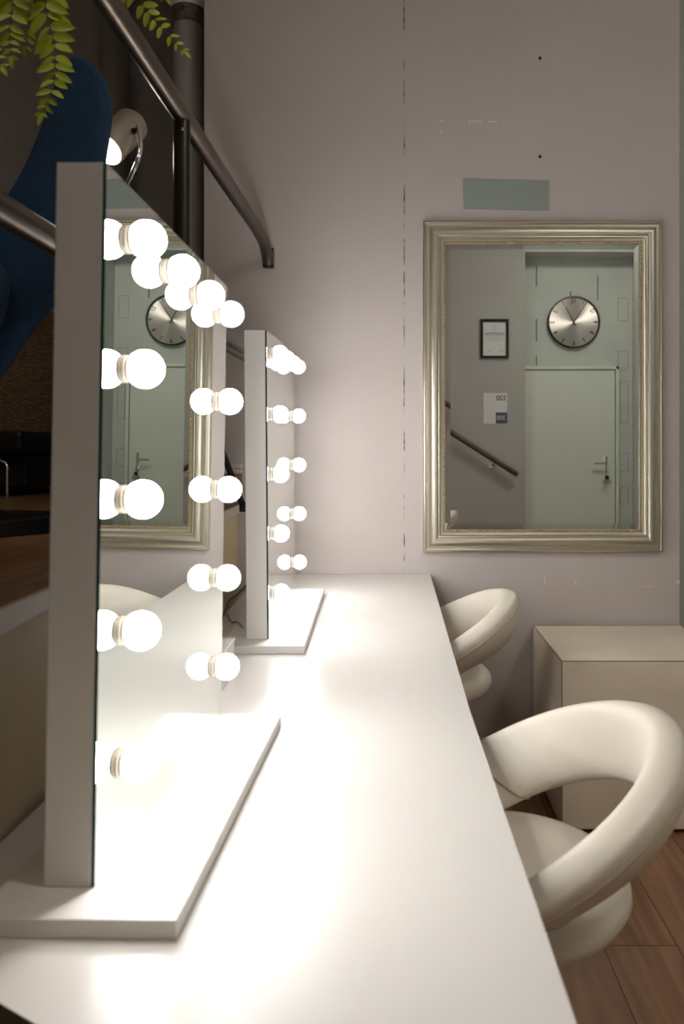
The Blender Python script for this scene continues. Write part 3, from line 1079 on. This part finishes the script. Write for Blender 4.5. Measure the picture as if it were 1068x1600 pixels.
def frond(px_pts, Y0, Y1, L, W, nleaf, facing=Vector((0, -1, 0.15)), start=0.0):
    n_ = len(px_pts)
    pts = [P(x, y, Y0 + (Y1 - Y0) * i / (n_ - 1)) - pot_c for i, (x, y) in enumerate(px_pts)]
    pts = [Vector((0, 0, 0.05)), pts[0] * 0.4 + Vector((0, 0, 0.10))] + pts
    path = spline(pts, 14)
    bm = bmesh.new()
    tube(bm, path, [0.0022 - 0.0016 * i / (len(path) - 1) for i in range(len(path))], 6, mi=1)
    tot = len(path)
    k0 = 14
    fac = facing.normalized()
    nleaf = int(nleaf * 1.35)
    for q_ in range(nleaf):
        u = q_ / (nleaf - 1)
        i = int(k0 + (tot - 2 - k0) * u)
        t = (path[i + 1] - path[i - 1]).normalized()
        s = t.cross(fac).normalized()
        taper = (1 - 0.72 * u ** 2.2) * min(1, 0.5 + 2 * u)
        for sg in (1, -1):
            d = (s * sg * (1.0 + rnd.uniform(-.1, .1)) + t * (0.55 + rnd.uniform(-.12, .12)) + fac * rnd.uniform(-.25, .25)).normalized()
            nn = (fac + t * rnd.uniform(-.4, .4) + s * rnd.uniform(-.3, .3)).normalized()
            nn = (nn - d * nn.dot(d)).normalized()
            leaflet(bm, path[i], d, nn, L * 1.2 * taper * rnd.uniform(.85, 1.1), W * 1.25 * taper)
    leaflet(bm, path[-1], (path[-1] - path[-3]).normalized(), fac, L * 0.5, W * 0.5)
    mesh_obj('frond', bm, [M_leaf, M_stem], fern, smooth=40)


frond([(95, -90), (72, 0), (85, 70), (84, 130), (66, 178)], 1.72, 1.66, 0.055, 0.0115, 17)
frond([(60, -90), (28, -20), (16, 40), (18, 90)], 1.72, 1.70, 0.050, 0.0105, 14)
frond([(100, -110), (70, -50), (48, 20), (40, 75)], 1.74, 1.78, 0.045, 0.010, 13)
frond([(20, -90), (-40, -30), (-30, 50), (2, 104)], 1.72, 1.66, 0.055, 0.011, 14)
frond([(160, -90), (205, -15), (245, 35), (288, 80)], 1.75, 1.80, 0.040, 0.0085, 13, Vector((0.1, -1, 0.2)))
frond([(155, -100), (185, -50), (192, -10), (186, 12)], 1.75, 1.80, 0.035, 0.0085, 9)
frond([(170, -110), (220, -60), (250, -20), (262, -2)], 1.75, 1.85, 0.040, 0.009, 9)

# ------------------------------------------------------------------ cables
tz = table_z(2.5)
bm = bmesh.new()
pts = [P(344, 969, 2.36), P(354, 955, 2.50), P(358, 945, 2.60), P(372, 928, 2.72), P(385, 917, 2.85), P(402, 896, 2.95)]
pts = [Vector((max(p.x, riser_x(p.y) + 0.006), p.y, max(p.z, table_z(p.y) + 0.0046))) for p in pts]
tube(bm, spline(pts, 8), 0.0042, 10)
tag(mesh_obj('power_cable', bm, M_cable, smooth=60), 'dark power cable lying along the back edge of the table behind the mirrors', 'cable')
bm = bmesh.new()


def on_table(px, py, lift):
    Y = 0.581 * F / (py - 662.0)
    v = P(px, py, Y)
    return Vector((v.x, v.y, table_z(Y) + lift + 0.0002))


tube(bm, spline([on_table(355, 962, 0.004), on_table(362, 975, 0.006), on_table(371, 986, 0.0255), on_table(379, 994, 0.0245)] , 8), 0.003, 8)
tag(mesh_obj('thin_cable', bm, M_cable2, smooth=60), 'thin grey cable curling on the white table behind the farther vanity mirror', 'cable')

# ------------------------------------------------------------------ things on the entrance wall (seen in the wall mirror)
FACE = Matrix(((-1, 0, 0, 0), (0, 0, 1, 0), (0, 1, 0, 0), (0, 0, 0, 1)))     # local x to -X, y to Z, z to +Y
LW = 2 * 3.084 - FY       # camera to the entrance wall by way of the mirror
LD = 2 * 3.084 - DY


def at_front(px, py, L, Y):
    v = P(px, py, L)
    return Vector((v.x, Y, v.z))


# clock
cc = at_front(895, 504, LD, DY)
clock = tag(empty('wall_clock', Matrix.Translation(cc) @ FACE), 'round brushed-metal wall clock above the door, reflected in the wall mirror', 'clock')
CR = 40.5 / F * LD
bm = bmesh.new()
lathe(bm, [(0, 0.001), (CR, 0.001), (CR, 0.040), (CR - 0.012, 0.042), (CR - 0.013, 0.022), (0, 0.022)], None, 72)
mesh_obj('rim', bm, M_black, clock, smooth=40)
bm = bmesh.new(); lathe(bm, [(0, 0.0225), (CR - 0.014, 0.0225), (CR - 0.014, 0.025), (0, 0.025)], None, 72)
mesh_obj('dial', bm, M_clock, clock, smooth=40)
for h in range(1, 13):
    a = pi / 2 - 2 * pi * h / 12
    rot = a - pi / 2 if h in (9, 10, 11, 12, 1, 2, 3) else a + pi / 2
    Mx = Matrix.Translation((cos(a) * (CR - 0.045), sin(a) * (CR - 0.045), 0.0256)) @ Matrix.Rotation(rot, 4, 'Z') @ Matrix.Scale(0.8, 4, (1, 0, 0))
    bm = bmesh.new()
    text_into(bm, str(h), 0.064, Mx, bold=0.0008)
    mesh_obj('numeral', bm, M_ink, clock, smooth=0)


def hand(name, ang, length, wid, z):
    bm = bmesh.new()
    prism(bm, [(-wid, -0.04), (wid, -0.04), (wid * 0.7, length), (-wid * 0.7, length)], z, z + 0.0015, Matrix.Rotation(-ang, 4, 'Z'))
    mesh_obj(name, bm, M_black, clock, smooth=0)


hand('hour_hand', radians(28), CR * 0.66, 0.0048, 0.028)
hand('minute_hand', radians(-33), CR * 0.84, 0.0038, 0.031)
bm = bmesh.new(); lathe(bm, [(0, 0.025), (0.009, 0.025), (0.009, 0.035), (0, 0.036)], None, 20)
mesh_obj('hub', bm, M_black, clock)

# framed certificate
fc = at_front(772, 529.5, LW, FY)
cert = tag(empty('framed_certificate', Matrix.Translation(fc) @ FACE), 'certificate in a thin black frame on the entrance wall, reflected in the mirror', 'picture frame')
cw, chh = 22 / F * LW, 30.5 / F * LW
bm = bmesh.new()
lps = []
for d, h in ((0, 0.001), (0, 0.02), (0.024, 0.02), (0.024, 0.008)):
    lps.append([bm.verts.new((sx * (cw - d), sz * (chh - d), h)) for sx, sz in ((-1, -1), (1, -1), (1, 1), (-1, 1))])
for a, b in zip(lps, lps[1:]):
    for k in range(4):
        bm.faces.new((a[k], a[(k + 1) % 4], b[(k + 1) % 4], b[k]))
mesh_obj('frame', bm, M_black, cert, smooth=0)
bm = bmesh.new(); box(bm, -cw + 0.02, cw - 0.02, -chh + 0.02, chh - 0.02, 0.003, 0.008)
pap = mesh_obj('certificate_sheet', bm, M_paper, cert, smooth=0)
bm = bmesh.new()
ln = [(0.100, 0.05, 0.004), (0.064, 0.028, 0.0022), (0.050, 0.094, 0.0060), (0.031, 0.088, 0.0028), (0.014, 0.07, 0.0018), (-0.003, 0.1, 0.0018), (-0.018, 0.05, 0.0018)]
for z, hwid, hh_ in ln[1:]:
    x = -hwid
    while x < hwid:
        ww = rnd.uniform(0.006, 0.016)
        box(bm, x, min(x + ww, hwid), z - hh_, z + hh_, 0.008, 0.0086)
        x += ww + 0.004
mesh_obj('lettering', bm, M_print, pap, smooth=0)
for x in (-0.06, 0.055):
    bm = bmesh.new(); box(bm, x - 0.02, x + 0.02, -0.118, -0.115, 0.008, 0.0086)
    mesh_obj('signature_line', bm, M_print, pap, smooth=0)
bm = bmesh.new()
tube(bm, [Vector((0.016 * cos(2 * pi * k / 24), 0.108 + 0.022 * sin(2 * pi * k / 24), 0.008)) for k in range(25)], 0.0012, 6, cap=False)
mesh_obj('emblem', bm, M_print, pap, smooth=0)

# 320 notice
nc = at_front(773.5, 638, LW, FY)
no = tag(empty('room_notice', Matrix.Translation(nc) @ FACE), 'white notice with the number 320 twice, below the certificate', 'sign')
nw, nh = 18.5 / F * LW, 24 / F * LW
bm = bmesh.new(); box(bm, -nw, nw, -nh, nh, 0.0005, 0.002)
sheet = mesh_obj('sheet', bm, M_paper, no, smooth=0)
bm = bmesh.new(); box(bm, -nw, -0.004, -nh + 0.002, -nh + 0.108, 0.002, 0.0028)
sq = mesh_obj('slate_square', bm, M_navy, no, smooth=0)
bm = bmesh.new(); text_into(bm, '320', 0.066, Matrix.Translation((-nw * 0.5, nh - 0.050, 0.0024)), bold=0.0006)
mesh_obj('number', bm, M_ink, no, smooth=0)
bm = bmesh.new(); text_into(bm, '320', 0.054, Matrix.Translation((-nw * 0.5 + 0.002, -nh + 0.055, 0.0032)), bold=0.0005)
mesh_obj('number', bm, M_paper, no, smooth=0)

# handrail on the entrance wall
h0, h1 = at_front(808, 742, LW - 0.07, FY + 0.07), at_front(690, 667, LW - 0.07, FY + 0.07)
h2 = h0 + (h1 - h0) * 2.6
hr = tag(empty('stair_handrail', Matrix.Translation(h0)), 'sloping dark wooden handrail on the entrance wall, reflected in the mirror', 'handrail')
bm = bmesh.new(); tube(bm, [Vector((0, 0, 0)), h2 - h0], 0.024, 20)
mesh_obj('rail', bm, M_handrail, hr)
for t in (0.32, 1.9):
    p = (h1 - h0) * t
    bm = bmesh.new()
    tube(bm, spline([p + Vector((0, 0, -0.022)), p + Vector((0, 0, -0.055)), p + Vector((0, -0.03, -0.07)), p + Vector((0, -0.066, -0.07))], 5), 0.006, 10)
    lathe(bm, [(0, 0), (0.026, 0), (0.026, 0.006), (0.012, 0.01), (0, 0.01)], align((0, 1, 0), p + Vector((0, -0.069, -0.07))), 20)
    mesh_obj('bracket', bm, M_chrome, hr)

# keys in the door
kc = Vector((1.722 + 0.35, DY + 0.037, 1.02))
keys = tag(empty('key_bunch', Matrix.Translation(kc)), 'bunch of keys hanging from the lock of the door, reflected in the mirror', 'keys')
bm = bmesh.new()
box(bm, -0.003, 0.003, 0.0, 0.03, -0.012, 0.012)
lathe(bm, [(0.0, 0), (0.013, 0), (0.013, 0.004), (0, 0.004)], align((1, 0, 0), (-0.002, 0.04, 0)), 16)
mesh_obj('key', bm, M_chrome, keys, smooth=30)
bm = bmesh.new()
tube(bm, [Vector((0, 0.04 + 0.0, -0.008)) + Vector((0.014 * cos(2 * pi * k / 20), 0, 0.014 * sin(2 * pi * k / 20) - 0.02)) for k in range(21)], 0.0015, 6, cap=False)
mesh_obj('ring', bm, M_chrome, keys)
for k, a in enumerate((-28, -8, 14, 30)):
    bm = bmesh.new()
    Mk = Matrix.Translation((0, 0.038 + 0.003 * k, -0.04)) @ Matrix.Rotation(radians(a), 4, 'Y')
    box(bm, -0.011, 0.011, -0.0012, 0.0012, -0.03, 0.0, Mk)
    box(bm, -0.004, 0.004, -0.001, 0.001, -0.085, -0.03, Mk)
    mesh_obj('key', bm, M_black if k % 2 else M_dsteel, keys, smooth=0, bevel=0.001)

# ------------------------------------------------------------------ unseen ceiling panels added as fill light
for loc, hw, lab in (((2.0, 0.2, CEIL), 0.30, 'unseen square fill panel added at the ceiling over the aisle by the door'), ((-1.5, 0.7, CEIL), 0.13, 'small unseen square fill panel added at the ceiling over the platform')):
    cl = tag(empty('added_fill_panel', Matrix.Translation(loc)), lab, 'added fill light')
    bm = bmesh.new()
    box(bm, -hw - 0.02, hw + 0.02, -hw - 0.02, hw + 0.02, -0.04, -0.001)
    mesh_obj('housing', bm, M_white_paint, cl, smooth=0, bevel=0.004)
    bm = bmesh.new(); box(bm, -hw, hw, -hw, hw, -0.046, -0.0395)
    mesh_obj('fill_diffuser', bm, M_fill_panel, cl, smooth=0)
